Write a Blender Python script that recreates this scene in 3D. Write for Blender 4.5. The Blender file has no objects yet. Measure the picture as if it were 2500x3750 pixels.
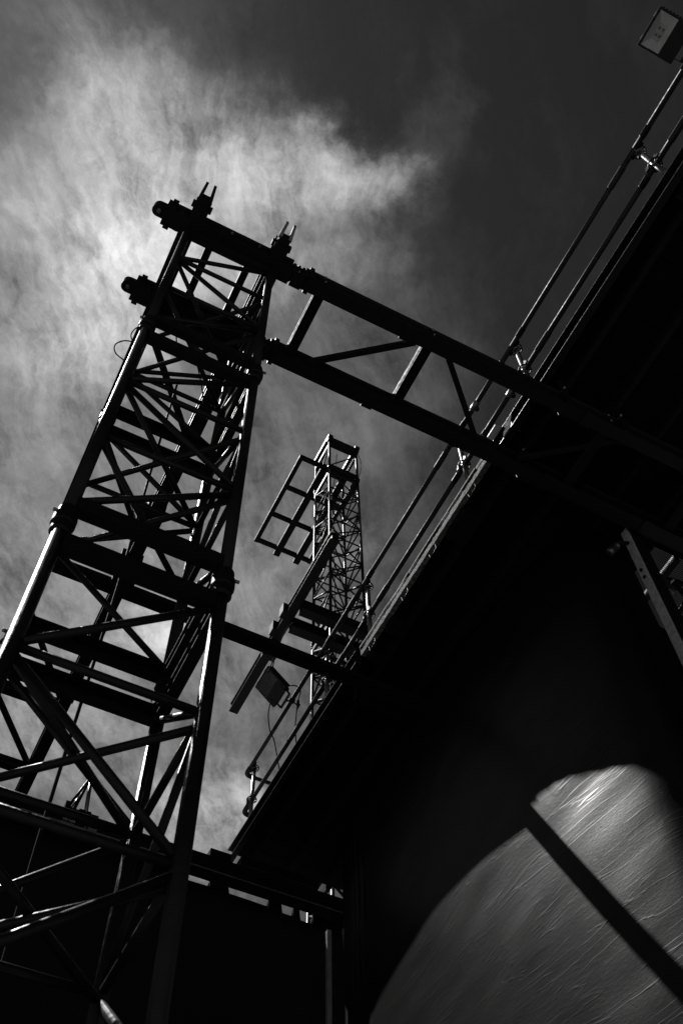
import bpy, bmesh, math, random
from mathutils import Vector, Matrix
random.seed(7)
SC = bpy.context.scene
COL = SC.collection

# ------------------------------------------------------------------ camera
cd = bpy.data.cameras.new('camera'); cam = bpy.data.objects.new('camera', cd); COL.objects.link(cam)
cd.sensor_fit = 'VERTICAL'; cd.sensor_height = 36.0; cd.lens = 36.172
cd.clip_start = 0.05; cd.clip_end = 3000
cd.dof.use_dof = True; cd.dof.focus_distance = 9.5; cd.dof.aperture_fstop = 9.0
_r = ((0.89287833, -0.45010978, -0.01301842), (-0.38216692, -0.77275733, 0.506749), (-0.23815276, -0.44748999, -0.86199534))
M = Matrix(((_r[0][0], _r[1][0], _r[2][0], 0), (_r[0][1], _r[1][1], _r[2][1], 0), (_r[0][2], _r[1][2], _r[2][2], 0), (0, 0, 0, 1)))
cam.matrix_world = M
SC.camera = cam
GROUND = -1.6          # the camera is held 1.6 m above the ground

# ------------------------------------------------------------------ light
TO_SUN = Vector((-0.33, 0.44, 1.0)).normalized()
SUN_EL = math.asin(TO_SUN.z); SUN_ROT = math.atan2(TO_SUN.x, TO_SUN.y)
sd = bpy.data.lights.new('sun', 'SUN'); sun = bpy.data.objects.new('sun', sd); COL.objects.link(sun)
sd.energy = 4.6; sd.angle = math.radians(0.5); sd.color = (1.0, 0.99, 0.98)
sun.rotation_euler = (-TO_SUN).to_track_quat('-Z', 'Y').to_euler()
SC.view_settings.view_transform = 'Standard'; SC.view_settings.look = 'None'
SC.view_settings.exposure = 0.0; SC.view_settings.gamma = 1.0
SC.view_settings.use_curve_mapping = False

W = bpy.data.worlds.new('World'); SC.world = W; W.use_nodes = True
def build_sky():
    nt = W.node_tree; nt.nodes.clear(); N = nt.nodes.new; L = nt.links.new
    def math_(op, a, b=None, clamp=False):
        n = N('ShaderNodeMath'); n.operation = op; n.use_clamp = clamp
        for i, v in ((0, a), (1, b)):
            if v is None: continue
            if isinstance(v, (int, float)): n.inputs[i].default_value = v
            else: L(v, n.inputs[i])
        return n.outputs[0]
    out = N('ShaderNodeOutputWorld'); bg = N('ShaderNodeBackground'); L(bg.outputs[0], out.inputs[0])
    bg.inputs[1].default_value = 0.1
    sky = N('ShaderNodeTexSky'); sky.sky_type = 'NISHITA'; sky.sun_disc = False
    sky.sun_elevation = SUN_EL; sky.sun_rotation = SUN_ROT
    sky.air_density = 1.0; sky.dust_density = 0.6; sky.ozone_density = 1.0
    sep = N('ShaderNodeSeparateColor'); L(sky.outputs[0], sep.inputs[0])
    # black and white film behind a deep red filter: the blue sky goes dark, the white cloud stays
    base = math_('MULTIPLY', math_('POWER', sep.outputs[0], SKY_GAMMA), SKY_GAIN)
    tc = N('ShaderNodeTexCoord'); sx = N('ShaderNodeSeparateXYZ'); L(tc.outputs['Generated'], sx.inputs[0])
    zz = math_('MAXIMUM', sx.outputs[2], 0.06)
    u = math_('DIVIDE', sx.outputs[0], zz); v = math_('DIVIDE', sx.outputs[1], zz)
    cx = N('ShaderNodeCombineXYZ'); L(u, cx.inputs[0]); L(v, cx.inputs[1])
    def vec(op, a, b=None, scale=None):
        n = N('ShaderNodeVectorMath'); n.operation = op
        for i, q in ((0, a), (1, b)):
            if q is None: continue
            if isinstance(q, tuple): n.inputs[i].default_value = q
            else: L(q, n.inputs[i])
        if scale is not None: n.inputs['Scale'].default_value = scale
        return n
    def noise(co, scale, detail, rough, dist=0.0):
        n = N('ShaderNodeTexNoise'); L(co, n.inputs['Vector']); n.inputs['Scale'].default_value = scale
        n.inputs['Detail'].default_value = detail; n.inputs['Roughness'].default_value = rough; n.inputs['Distortion'].default_value = dist
        return n
    P0 = cx.outputs[0]
    # ragged edges: the cloud masks are pushed about by noise of many sizes; the fibres only by a slow bend
    w1 = noise(P0, 10.0, 11.0, 0.66)
    PM = vec('ADD', P0, vec('SCALE', vec('SUBTRACT', w1.outputs['Color'], (0.5, 0.5, 0.5)).outputs[0], scale=0.14).outputs[0]).outputs[0]
    w2 = noise(P0, 3.5, 7.0, 0.55)
    PW = vec('ADD', P0, vec('SCALE', vec('SUBTRACT', w2.outputs['Color'], (0.5, 0.5, 0.5)).outputs[0], scale=0.16).outputs[0]).outputs[0]
    def mapped(co, ang, sx_, sy_, loc=(0, 0, 0)):
        m = N('ShaderNodeMapping'); m.vector_type = 'TEXTURE'; L(co, m.inputs[0])
        m.inputs['Location'].default_value = loc
        m.inputs['Rotation'].default_value = (0, 0, math.radians(ang)); m.inputs['Scale'].default_value = (sx_, sy_, 1)
        return m.outputs[0]
    def blob(c, s, ang, amp, co=PM):
        m = mapped(co, ang, s[0], s[1], (c[0], c[1], 0))
        d = math_('POWER', vec('DOT_PRODUCT', m, m).outputs['Value'], 1.5)
        return math_('MULTIPLY', math_('EXPONENT', math_('MULTIPLY', d, -1.0)), amp)
    # cirrus: streaks run along about 55 degrees in the cloud layer
    streak = noise(mapped(PW, 50, 0.22, 0.060), 1.0, 10.0, 0.64, 0.0).outputs[0]
    fine = noise(mapped(PW, 58, 0.050, 0.013), 1.0, 8.0, 0.66, 0.0).outputs[0]
    puff = noise(PM, 11.0, 11.0, 0.66, 0.0).outputs[0]
    tex = math_('ADD', math_('ADD', math_('MULTIPLY', streak, 0.40), math_('MULTIPLY', fine, 0.18)), math_('MULTIPLY', puff, 0.42))
    tex = math_('MAXIMUM', math_('ADD', math_('MULTIPLY', math_('ADD', tex, -0.5), 7.0), 1.02), 0.0)
    tot = None
    for b in CLOUDS:
        g = blob(*b)
        tot = g if tot is None else math_('ADD', tot, g)
    cl = math_('MAXIMUM', math_('ADD', math_('MULTIPLY', tot, math_('ADD', math_('MULTIPLY', tex, 0.90), 0.10)), math_('MULTIPLY', math_('ADD', tex, -1.0), 0.006)), 0.0)
    cl = math_('MULTIPLY', cl, 10.0)                            # the Background strength is 0.1
    s = math_('ADD', base, cl)
    cc = N('ShaderNodeCombineColor')
    for i in range(3): L(s, cc.inputs[i])
    L(cc.outputs[0], bg.inputs[0])
SKY_GAMMA = 1.15; SKY_GAIN = 0.15
CLOUDS = [((-0.005, 0.285), (0.115, 0.095), -14, 0.36), ((0.075, 0.205), (0.090, 0.040), -14, 0.30), ((-0.035, 0.40), (0.07, 0.11), 0, 0.28),
          ((0.145, 0.178), (0.045, 0.020), -20, 0.12), ((-0.10, 0.215), (0.085, 0.055), 15, 0.18), ((-0.11, 0.40), (0.09, 0.17), 0, 0.17),
          ((0.12, 0.28), (0.07, 0.06), 0, 0.10), ((0.00, 0.66), (0.26, 0.30), 0, 0.14), ((0.20, 1.00), (0.42, 0.34), 0, 0.10),
          ((0.150, 0.765), (0.045, 0.055), 10, 0.32), ((0.335, 1.02), (0.11, 0.09), 0, 0.26), ((0.06, 0.95), (0.12, 0.12), 0, 0.14),
          ((0.23, 0.66), (0.12, 0.16), 20, 0.07), ((0.20, 0.38), (0.10, 0.14), 20, 0.05), ((0.165, 0.11), (0.06, 0.03), 75, 0.022), ((0.30, 0.50), (0.10, 0.16), 0, 0.03),
          ((-0.13, 0.12), (0.10, 0.10), 30, 0.03)]
build_sky()

# ------------------------------------------------------------------ materials
def mat(name, base, rough, metal=0.0, spec=0.5, var=0.25, vscale=14.0, rvar=0.12, bump=0.0, bscale=60.0, coat=0.0):
    m = bpy.data.materials.new(name); m.use_nodes = True
    nt = m.node_tree; N = nt.nodes.new; L = nt.links.new; b = nt.nodes['Principled BSDF']
    tc = N('ShaderNodeTexCoord')
    n1 = N('ShaderNodeTexNoise'); n1.inputs['Scale'].default_value = vscale; n1.inputs['Detail'].default_value = 6; n1.inputs['Roughness'].default_value = 0.65
    L(tc.outputs['Object'], n1.inputs['Vector'])
    r = N('ShaderNodeMapRange'); L(n1.outputs[0], r.inputs[0]); r.inputs[1].default_value = 0.3; r.inputs[2].default_value = 0.7
    r.inputs[3].default_value = base * (1 - var); r.inputs[4].default_value = base * (1 + var)
    cc = N('ShaderNodeCombineColor')
    for i in range(3): L(r.outputs[0], cc.inputs[i])
    L(cc.outputs[0], b.inputs['Base Color'])
    n2 = N('ShaderNodeTexNoise'); n2.inputs['Scale'].default_value = vscale * 2.3; n2.inputs['Detail'].default_value = 5
    L(tc.outputs['Object'], n2.inputs['Vector'])
    r2 = N('ShaderNodeMapRange'); L(n2.outputs[0], r2.inputs[0]); r2.inputs[1].default_value = 0.3; r2.inputs[2].default_value = 0.7
    r2.inputs[3].default_value = max(0.05, rough - rvar); r2.inputs[4].default_value = min(1, rough + rvar)
    L(r2.outputs[0], b.inputs['Roughness'])
    b.inputs['Metallic'].default_value = metal; b.inputs['Specular IOR Level'].default_value = spec
    if bump:
        n3 = N('ShaderNodeTexNoise'); n3.inputs['Scale'].default_value = bscale; n3.inputs['Detail'].default_value = 5
        L(tc.outputs['Object'], n3.inputs['Vector'])
        bm = N('ShaderNodeBump'); bm.inputs['Strength'].default_value = bump; bm.inputs['Distance'].default_value = 0.01
        L(n3.outputs[0], bm.inputs['Height']); L(bm.outputs[0], b.inputs['Normal'])
    return m
M_PAINT = mat('black_painted_steel', 0.005, 0.52, 0.0, 0.16, bump=0.15)
M_TUBE = mat('worn_black_tube_steel', 0.008, 0.39, 0.0, 0.19, bump=0.20, bscale=45)
M_GALV = mat('dull_galvanised_steel', 0.16, 0.34, 0.85, 0.5, var=0.35, bump=0.12)
M_RAIL2 = mat('bright_wire', 0.25, 0.5, 0.5, 0.3)
M_FLAT = mat('flat_black_paint', 0.004, 0.65, 0.0, 0.10, bump=0.15)
M_RAIL = mat('dark_weathered_rail_tube', 0.020, 0.58, 0.0, 0.22, var=0.4, bump=0.15)
M_ALU = mat('weathered_aluminium', 0.30, 0.42, 0.6, 0.5, bump=0.05)
M_DARK = mat('dark_stage_board', 0.004, 0.8, 0.0, 0.05, bump=0.3, bscale=25)
M_PLY = mat('weathered_plywood_edge', 0.085, 0.8, 0.0, 0.3, var=0.9, vscale=30, bump=0.6)
M_PLY2 = mat('raw_plywood_edge', 0.30, 0.8, 0.0, 0.3, var=0.6, vscale=40, bump=0.4)
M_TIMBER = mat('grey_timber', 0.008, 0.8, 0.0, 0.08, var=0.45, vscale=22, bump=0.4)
M_TIMBER2 = mat('skylit_post_face', 0.30, 0.8, 0.0, 0.3, var=0.35, vscale=22, bump=0.4)  # pale tone puts sky light into the left faces of the posts
M_PLASTIC = mat('black_plastic', 0.008, 0.5, 0.0, 0.25)
M_RUBBER = mat('black_cable_rubber', 0.010, 0.75, 0.0, 0.1)
M_REFL = mat('stippled_reflector', 0.92, 0.35, 1.0, 0.5, var=0.12, vscale=300, bump=0.5, bscale=400)
M_REFL2 = mat('lower_lamp_lit_reflector', 0.85, 0.5, 0.0, 0.3, var=0.1, vscale=8)  # reflector copy; its tone stands in for the light reaching the lower lamp
M_BOARD = mat('led_board', 0.42, 0.6, var=0.15, vscale=200)
M_LED = mat('dull_led_chip', 0.03, 0.4)
M_LETTER = mat('faded_stencil_paint', 0.6, 0.7, var=0.5, vscale=80)
M_WHITE = mat('pale_plate', 0.55, 0.5, var=0.1)
M_ASPH = mat('asphalt', 0.16, 0.9, var=0.3, vscale=6)
def glass_mat():
    m = bpy.data.materials.new('lamp_glass'); m.use_nodes = True
    nt = m.node_tree; nt.nodes.clear(); N = nt.nodes.new; L = nt.links.new
    o = N('ShaderNodeOutputMaterial'); mx = N('ShaderNodeMixShader'); t = N('ShaderNodeBsdfTransparent'); g = N('ShaderNodeBsdfGlossy')
    g.inputs['Roughness'].default_value = 0.03; t.inputs[0].default_value = (0.98, 0.98, 0.98, 1)
    f = N('ShaderNodeFresnel'); f.inputs[0].default_value = 1.45
    L(f.outputs[0], mx.inputs[0]); L(t.outputs[0], mx.inputs[1]); L(g.outputs[0], mx.inputs[2]); L(mx.outputs[0], o.inputs[0])
    return m
M_GLASS = glass_mat()
def cloth_mat(name, base, rough, wr, sp):
    m = bpy.data.materials.new(name); m.use_nodes = True
    nt = m.node_tree; N = nt.nodes.new; L = nt.links.new; b = nt.nodes['Principled BSDF']
    b.inputs['Specular IOR Level'].default_value = sp
    uv = N('ShaderNodeUVMap'); uv.uv_map = 'UVMap'
    def mapping(ang, s, loc=(0, 0, 0)):
        mp = N('ShaderNodeMapping'); L(uv.outputs[0], mp.inputs[0]); mp.inputs['Rotation'].default_value = (0, 0, math.radians(ang)); mp.inputs['Scale'].default_value = s
        mp.inputs['Location'].default_value = loc
        return mp.outputs[0]
    def noise(co, sc, det=6, ro=0.6, dist=0.0):
        n = N('ShaderNodeTexNoise'); L(co, n.inputs['Vector']); n.inputs['Scale'].default_value = sc; n.inputs['Detail'].default_value = det
        n.inputs['Roughness'].default_value = ro; n.inputs['Distortion'].default_value = dist
        return n.outputs[0]
    def ridge(x, w):
        a = N('ShaderNodeMath'); a.operation = 'SUBTRACT'; L(x, a.inputs[0]); a.inputs[1].default_value = 0.5
        c = N('ShaderNodeMath'); c.operation = 'ABSOLUTE'; L(a.outputs[0], c.inputs[0])
        d = N('ShaderNodeMapRange'); d.interpolation_type = 'SMOOTHSTEP'; L(c.outputs[0], d.inputs[0])
        d.inputs[1].default_value = 0.0; d.inputs[2].default_value = w; d.inputs[3].default_value = 1.0; d.inputs[4].default_value = 0.0
        return d.outputs[0]
    def mul(a, k):
        n = N('ShaderNodeMath'); n.operation = 'MULTIPLY'; L(a, n.inputs[0])
        if isinstance(k, (int, float)): n.inputs[1].default_value = k
        else: L(k, n.inputs[1])
        return n.outputs[0]
    def add(a, c):
        n = N('ShaderNodeMath'); n.operation = 'ADD'; L(a, n.inputs[0]); L(c, n.inputs[1]); return n.outputs[0]
    def gate(x, lo, hi):
        d = N('ShaderNodeMapRange'); L(x, d.inputs[0]); d.inputs[1].default_value = lo; d.inputs[2].default_value = hi; return d.outputs[0]
    # long taut creases, near level and rising along the wall, plus short cross creases
    vd = N('ShaderNodeVectorMath'); vd.operation = 'SCALE'; vd.inputs['Scale'].default_value = 0.55
    wn = N('ShaderNodeTexNoise'); L(uv.outputs[0], wn.inputs['Vector']); wn.inputs['Scale'].default_value = 0.45; wn.inputs['Detail'].default_value = 2
    L(wn.outputs['Color'], vd.inputs[0])
    va = N('ShaderNodeVectorMath'); va.operation = 'ADD'; L(uv.outputs[0], va.inputs[0]); L(vd.outputs[0], va.inputs[1])
    warped = va.outputs[0]
    def mapping(ang, s, loc=(0, 0, 0)):
        mp = N('ShaderNodeMapping'); L(warped, mp.inputs[0]); mp.inputs['Rotation'].default_value = (0, 0, math.radians(ang)); mp.inputs['Scale'].default_value = s
        mp.inputs['Location'].default_value = loc
        return mp.outputs[0]
    c1 = mul(ridge(noise(mapping(-15, (0.25, 5.0, 1)), 1.0, 3, 0.45, 0.0), 0.011), gate(noise(mapping(-16, (0.5, 1.8, 1), (3, 1, 0)), 1.0, 4), 0.44, 0.66))
    c2 = mul(ridge(noise(mapping(-21, (0.40, 9.0, 1), (7, 2, 0)), 1.0, 3, 0.45, 0.0), 0.016), gate(noise(mapping(-12, (0.8, 2.6, 1), (9, 5, 0)), 1.0, 4), 0.45, 0.68))
    c5 = mul(ridge(noise(mapping(-8, (0.7, 18.0, 1), (17, 4, 0)), 1.0, 3, 0.45, 0.0), 0.026), gate(noise(mapping(-14, (1.1, 3.5, 1), (19, 5, 0)), 1.0, 4), 0.44, 0.66))
    c3 = mul(ridge(noise(mapping(66, (0.7, 7.0, 1), (2, 9, 0)), 1.0, 3, 0.45, 0.0), 0.010), gate(noise(mapping(0, (2.2, 2.2, 1), (4, 4, 0)), 1.0, 4), 0.47, 0.60))
    c4 = mul(ridge(noise(mapping(22, (0.6, 7.0, 1), (12, 3, 0)), 1.0, 3, 0.45, 0.0), 0.010), gate(noise(mapping(0, (1.7, 1.7, 1), (1, 8, 0)), 1.0, 4), 0.45, 0.60))
    folds = noise(mapping(-16, (0.35, 1.3, 1)), 1.0, 4, 0.5)
    weave = noise(mapping(-14, (26, 60, 1)), 1.0, 5, 0.75)
    h = add(add(add(mul(c1, 0.42), add(mul(c2, 0.26), mul(c5, 0.14))), add(mul(c3, 0.6), mul(c4, 0.6))), add(mul(folds, 1.2), mul(weave, 0.55)))
    bm = N('ShaderNodeBump'); bm.inputs['Strength'].default_value = wr; bm.inputs['Distance'].default_value = 0.02
    L(h, bm.inputs['Height']); L(bm.outputs[0], b.inputs['Normal'])
    dirt = noise(mapping(-16, (0.8, 3.0, 1), (5, 5, 0)), 1.0, 6, 0.7)
    spk = gate(noise(mapping(0, (55, 55, 1)), 1.0, 2, 0.5), 0.66, 0.78)
    r = N('ShaderNodeMapRange'); L(dirt, r.inputs[0]); r.inputs[1].default_value = 0.3; r.inputs[2].default_value = 0.7; r.inputs[3].default_value = base * 0.75; r.inputs[4].default_value = base * 1.25
    cs = add(r.outputs[0], mul(spk, base * 0.8))
    cc = N('ShaderNodeCombineColor')
    for i in range(3): L(cs, cc.inputs[i])
    L(cc.outputs[0], b.inputs['Base Color'])
    r2 = N('ShaderNodeMapRange'); L(dirt, r2.inputs[0]); r2.inputs[3].default_value = rough - 0.06; r2.inputs[4].default_value = rough + 0.08
    L(r2.outputs[0], b.inputs['Roughness'])
    return m
M_CLOTH = cloth_mat('black_tarpaulin', 0.0042, 0.33, 0.14, 0.34)
M_DRAPE = cloth_mat('black_drape_cloth', 0.006, 0.85, 0.3, 0.2)

# ------------------------------------------------------------------ helpers
ROOT = {}
def thing(name, label, cat, loc=(0, 0, 0), group=None):
    o = bpy.data.objects.new(name, None); COL.objects.link(o); o.location = loc; o.empty_display_size = 0.2
    o['label'] = label; o['category'] = cat
    if group: o['group'] = group
    return o
def tag(o, label, cat, group=None):
    o['label'] = label; o['category'] = cat
    if group: o['group'] = group
    return o
def world_loc(o):
    v = o.location.copy(); p = o.parent
    while p: v += p.location; p = p.parent
    return v
def link(name, me, m, parent=None, matrix=None):
    """matrix is where the mesh stands in the world (parents are never turned)"""
    o = bpy.data.objects.new(name, me); COL.objects.link(o)
    if m and not me.materials: me.materials.append(m)
    mw = matrix or Matrix()
    if parent:
        o.parent = parent
        mw = Matrix.Translation(-base_of(parent)) @ mw if not parent.get('_full') else mw
        if parent.type == 'MESH': mw = FULL[parent.name].inverted() @ (matrix or Matrix())
    o.matrix_basis = mw
    FULL[o.name] = matrix or Matrix()
    return o
FULL = {}
def base_of(p):
    return world_loc(p)
def frame(p, q, up=(0, 0, 1)):
    p = Vector(p); q = Vector(q); z = (q - p); ln = z.length; z.normalize()
    up = Vector(up)
    if abs(z.dot(up.normalized())) > 0.99: up = Vector((0, 1, 0))
    x = up.cross(z).normalized(); y = z.cross(x)
    return Matrix(((x.x, y.x, z.x, p.x), (x.y, y.y, z.y, p.y), (x.z, y.z, z.z, p.z), (0, 0, 0, 1))), ln
CACHE = {}
def prism_mesh(key, prof, ln, smooth=False):
    k = (key, round(ln, 4))
    if k in CACHE: return CACHE[k]
    n = len(prof); vs = [(a, b, 0) for a, b in prof] + [(a, b, ln) for a, b in prof]
    fs = [(i, (i + 1) % n, n + (i + 1) % n, n + i) for i in range(n)] + [tuple(range(n - 1, -1, -1)), tuple(range(n, 2 * n))]
    me = bpy.data.meshes.new(key); me.from_pydata(vs, [], fs)
    if smooth:
        for p in me.polygons[:n]: p.use_smooth = True
    me.update(); CACHE[k] = me
    return me
def circle(r, n): return [(r * math.cos(2 * math.pi * i / n), r * math.sin(2 * math.pi * i / n)) for i in range(n)]
def tube(name, p, q, r, m, parent=None, n=16):
    mw, ln = frame(p, q)
    return link(name, prism_mesh('tube_%.4f_%d_%s' % (r, n, m.name), circle(r, n), ln, True), m, parent, mw)
def rect(w, h, c=0.003):
    a, b = w / 2, h / 2
    return [(-a + c, -b), (a - c, -b), (a, -b + c), (a, b - c), (a - c, b), (-a + c, b), (-a, b - c), (-a, -b + c)]
def bar(name, p, q, w, h, m, parent=None, up=(0, 0, 1), c=0.003):
    """p-q is the axis; w across, h along up"""
    mw, ln = frame(p, q, up)
    return link(name, prism_mesh('bar_%.4f_%.4f_%s' % (w, h, m.name), rect(w, h, c), ln), m, parent, mw)
def isec(w, h, f=0.014, t=0.05):
    a, b, e = w / 2, h / 2, t / 2
    return [(-a, -b), (a, -b), (a, -b + f), (e, -b + f + 0.006), (e, b - f - 0.006), (a, b - f), (a, b), (-a, b), (-a, b - f), (-e, b - f - 0.006), (-e, -b + f + 0.006), (-a, -b + f)]
def ibeam(name, p, q, w, h, m, parent=None, f=0.014, t=0.06):
    mw, ln = frame(p, q)
    return link(name, prism_mesh('ibeam_%.4f_%.4f_%.4f_%s' % (w, h, t, m.name), isec(w, h, f, t), ln), m, parent, mw)
def csec(w, h, t=0.006):
    a, b = w / 2, h / 2
    return [(-a, -b), (a, -b), (a, -b + t), (-a + t, -b + t), (-a + t, b - t), (a, b - t), (a, b), (-a, b)]
def lathe(name, prof, p, axis, m, parent=None, n=20):
    key = 'lathe_%s_%s' % (name, m.name) + str(hash(tuple(prof)))
    if key not in CACHE:
        vs = []; fs = []
        for r, z in prof:
            for i in range(n): vs.append((r * math.cos(2 * math.pi * i / n), r * math.sin(2 * math.pi * i / n), z))
        for j in range(len(prof) - 1):
            for i in range(n): fs.append((j * n + i, j * n + (i + 1) % n, (j + 1) * n + (i + 1) % n, (j + 1) * n + i))
        fs.append(tuple(range(n - 1, -1, -1))); fs.append(tuple((len(prof) - 1) * n + i for i in range(n)))
        me = bpy.data.meshes.new(name); me.from_pydata(vs, [], fs)
        for f in me.polygons: f.use_smooth = len(f.vertices) == 4
        me.update(); me.set_sharp_from_angle(angle=math.radians(35)); CACHE[key] = me
    mw, _ = frame(p, Vector(p) + Vector(axis))
    return link(name, CACHE[key], m, parent, mw)
def mesh(name, vs, fs, m, parent=None, smooth=False):
    """vertices in world space"""
    if parent: b = base_of(parent) if parent.type != 'MESH' else FULL[parent.name].translation
    else: b = Vector((0, 0, 0))
    me = bpy.data.meshes.new(name); me.from_pydata([tuple(Vector(v) - b) for v in vs], [], fs)
    bm = bmesh.new(); bm.from_mesh(me); bmesh.ops.recalc_face_normals(bm, faces=bm.faces); bm.to_mesh(me); bm.free()
    if smooth:
        for p in me.polygons: p.use_smooth = True
    me.update()
    return link(name, me, m, parent, Matrix.Translation(b))
def box(name, lo, hi, m, parent=None, c=0.003):
    lo = Vector(lo); hi = Vector(hi); s = hi - lo; ce = (lo + hi) / 2
    return bar(name, (ce.x, ce.y, lo.z), (ce.x, ce.y, hi.z), s.y, s.x, m, parent, up=(1, 0, 0), c=min(c, min(s) * 0.3))
def sweep(name, pts, r, m, parent=None, n=8, sub=8, closed=False):
    P = [Vector(p) for p in pts]; out = []
    K = len(P)
    for i in range(K if closed else K - 1):
        g = lambda j: P[j % K] if closed else P[max(0, min(K - 1, j))]
        a, b, c, d = g(i - 1), g(i), g(i + 1), g(i + 2)
        for s in range(sub):
            t = s / sub
            out.append(0.5 * ((2 * b) + (c - a) * t + (2 * a - 5 * b + 4 * c - d) * t * t + (3 * b - a - 3 * c + d) * t ** 3))
    if not closed: out.append(P[-1])
    vs = []; fs = []; K = len(out); prev = None
    for i, p in enumerate(out):
        if closed: t = out[(i + 1) % K] - out[i - 1]
        else: t = out[min(i + 1, K - 1)] - out[max(i - 1, 0)]
        t.normalize()
        x = prev - t * prev.dot(t) if prev else t.orthogonal()
        x.normalize(); prev = x; y = t.cross(x)
        for j in range(n):
            a = 2 * math.pi * j / n; vs.append(p + (x * math.cos(a) + y * math.sin(a)) * r)
    for i in range(K if closed else K - 1):
        for j in range(n):
            k = (i + 1) % K
            fs.append((i * n + j, i * n + (j + 1) % n, k * n + (j + 1) % n, k * n + j))
    if not closed: fs += [tuple(range(n - 1, -1, -1)), tuple((K - 1) * n + j for j in range(n))]
    return mesh(name, vs, fs, m, parent, True)

# ------------------------------------------------------------------ ground
g = mesh('ground', [(-900, -900, GROUND), (900, -900, GROUND), (900, 900, GROUND), (-900, 900, GROUND)], [(0, 1, 2, 3)], M_ASPH)
g['kind'] = 'structure'; g['label'] = 'dark asphalt yard under the stage rig'

# ------------------------------------------------------------------ lattice towers
LEG, BR = 0.0275, 0.0152
COUPLER = [(0.030, -0.085), (0.040, -0.075), (0.040, -0.03), (0.047, -0.025), (0.047, 0.025), (0.040, 0.03), (0.040, 0.075), (0.030, 0.085)]
def tower(root, x0, y0, x1, y1, segs, rleg=LEG, rbr=BR):
    C = [(x0, y0), (x1, y0), (x1, y1), (x0, y1)]
    for zb, zt, heights in segs:
        for (x, y) in C:
            tube('leg', (x, y, zb), (x, y, zt), rleg, M_TUBE, root, 20)
            cp = lathe('coupler', COUPLER, (x, y, zb), (0, 0, 1), M_PAINT, root)
            bx = 0.052 if x == x1 else -0.052
            tube('bolt', (x + bx * 0.7, y - 0.03, zb + 0.012), (x + bx * 1.05, y - 0.03, zb + 0.012), 0.008, M_GALV, cp, 6)
        hs = [zb + 0.17] + [h for h in heights] + [zt - 0.17]
        for k in range(4):
            (ax, ay), (bx, by) = C[k], C[(k + 1) % 4]
            d = Vector((bx - ax, by - ay, 0)).normalized() * (rleg - 0.004)
            for zc in (zb + 0.13, zt - 0.13):
                mw, ln = frame((ax + d.x, ay + d.y, zc), (bx - d.x, by - d.y, zc))
                link('crossbar', prism_mesh('channel_bar', csec(0.05, 0.08), ln), M_PAINT, root, mw)
            for i in range(len(hs) - 1):
                lo, hi = hs[i], hs[i + 1]
                a, b = ((ax + d.x, ay + d.y), (bx - d.x, by - d.y))
                if i % 2: a, b = b, a
                o0 = 0.03 if i else 0.0; o1 = 0.045 if i < len(hs) - 2 else 0.0
                tube('brace', (a[0], a[1], lo + o0), (b[0], b[1], hi - o1), rbr, M_TUBE, root)
                if i: tube('brace', (ax + d.x, ay + d.y, lo), (bx - d.x, by - d.y, lo), rbr, M_TUBE, root)
        for h in heights[::1]:
            h2 = h - 0.03
            tube('plan_brace', (x0 + 0.02, y0 + 0.02, h2), (x1 - 0.02, y1 - 0.02, h2), rbr, M_TUBE, root)
            tube('plan_brace', (x1 - 0.02, y0 + 0.02, h2 - 0.033), (x0 + 0.02, y1 - 0.02, h2 - 0.033), rbr, M_TUBE, root)
TX0, TX1, TY0, TY1 = 0.005, 0.645, 2.20, 2.82
near = thing('truss_tower', 'large black lattice tower nearest the camera with forked top beams', 'tower', (0.325, 2.51, GROUND), 'square lattice towers of the stage rig')
J = [7.33, 5.355, 3.285, 1.215, -0.855]
segs = []
for a, b in zip(J[1:], J[:-1]):
    k = (b - a) / 2.07
    segs.append((a, b, [a + (0.717 if b < 3.5 else 0.735) * k, a + 1.335 * k]))
segs.append((GROUND, J[-1], [-1.25]))
tower(near, TX0, TY0, TX1, TY1, segs)
for x, y in ((TX0, TY0), (TX1, TY0), (TX1, TY1), (TX0, TY1)):
    box('base_plate', (x - 0.09, y - 0.09, GROUND), (x + 0.09, y + 0.09, GROUND + 0.02), M_PAINT, near)

# top of the near tower: two main beams across, two running away, forks and lugs
ZB, ZT, ZC = 7.37, 7.585, 7.4775
for yc in (2.207, 2.83):
    tb = ibeam('top_beam', (-0.13, yc, ZC), (0.80, yc, ZC), 0.13, 0.215, M_PAINT, near, t=0.09)
    lug = ibeam('end_lug', (-0.17, yc, ZC), (-0.128, yc, ZC), 0.175, 0.20, M_PAINT, near, t=0.14)
    bar('end_plate', (-0.195, yc, ZC), (-0.165, yc, ZC), 0.15, 0.17, M_PAINT, near)
    # rounded eye lug on the free end
    pr = [(0, -0.045), (0.06, -0.045)] + [(0.06 + 0.045 * math.sin(a), -0.045 * math.cos(a)) for a in [math.pi * i / 8 for i in range(1, 8)]] + [(0.06, 0.045), (0, 0.045)]
    vs = [(-0.18 - u, yc + v, ZC - 0.05) for u, v in pr] + [(-0.18 - u, yc + v, ZC + 0.05) for u, v in pr]; n = len(pr)
    mesh('eye_lug', vs, [tuple(range(n)), tuple(range(n, 2 * n))] + [(i, (i + 1) % n, n + (i + 1) % n, n + i) for i in range(n)], M_PAINT, near)
    tube('pin', (-0.235, yc, ZC - 0.062), (-0.235, yc, ZC + 0.062), 0.016, M_GALV, near, 12)
    tube('pin', (-0.08, yc - 0.075, ZC - 0.06), (-0.08, yc + 0.075, ZC - 0.06), 0.024, M_PAINT, near, 12)
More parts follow.
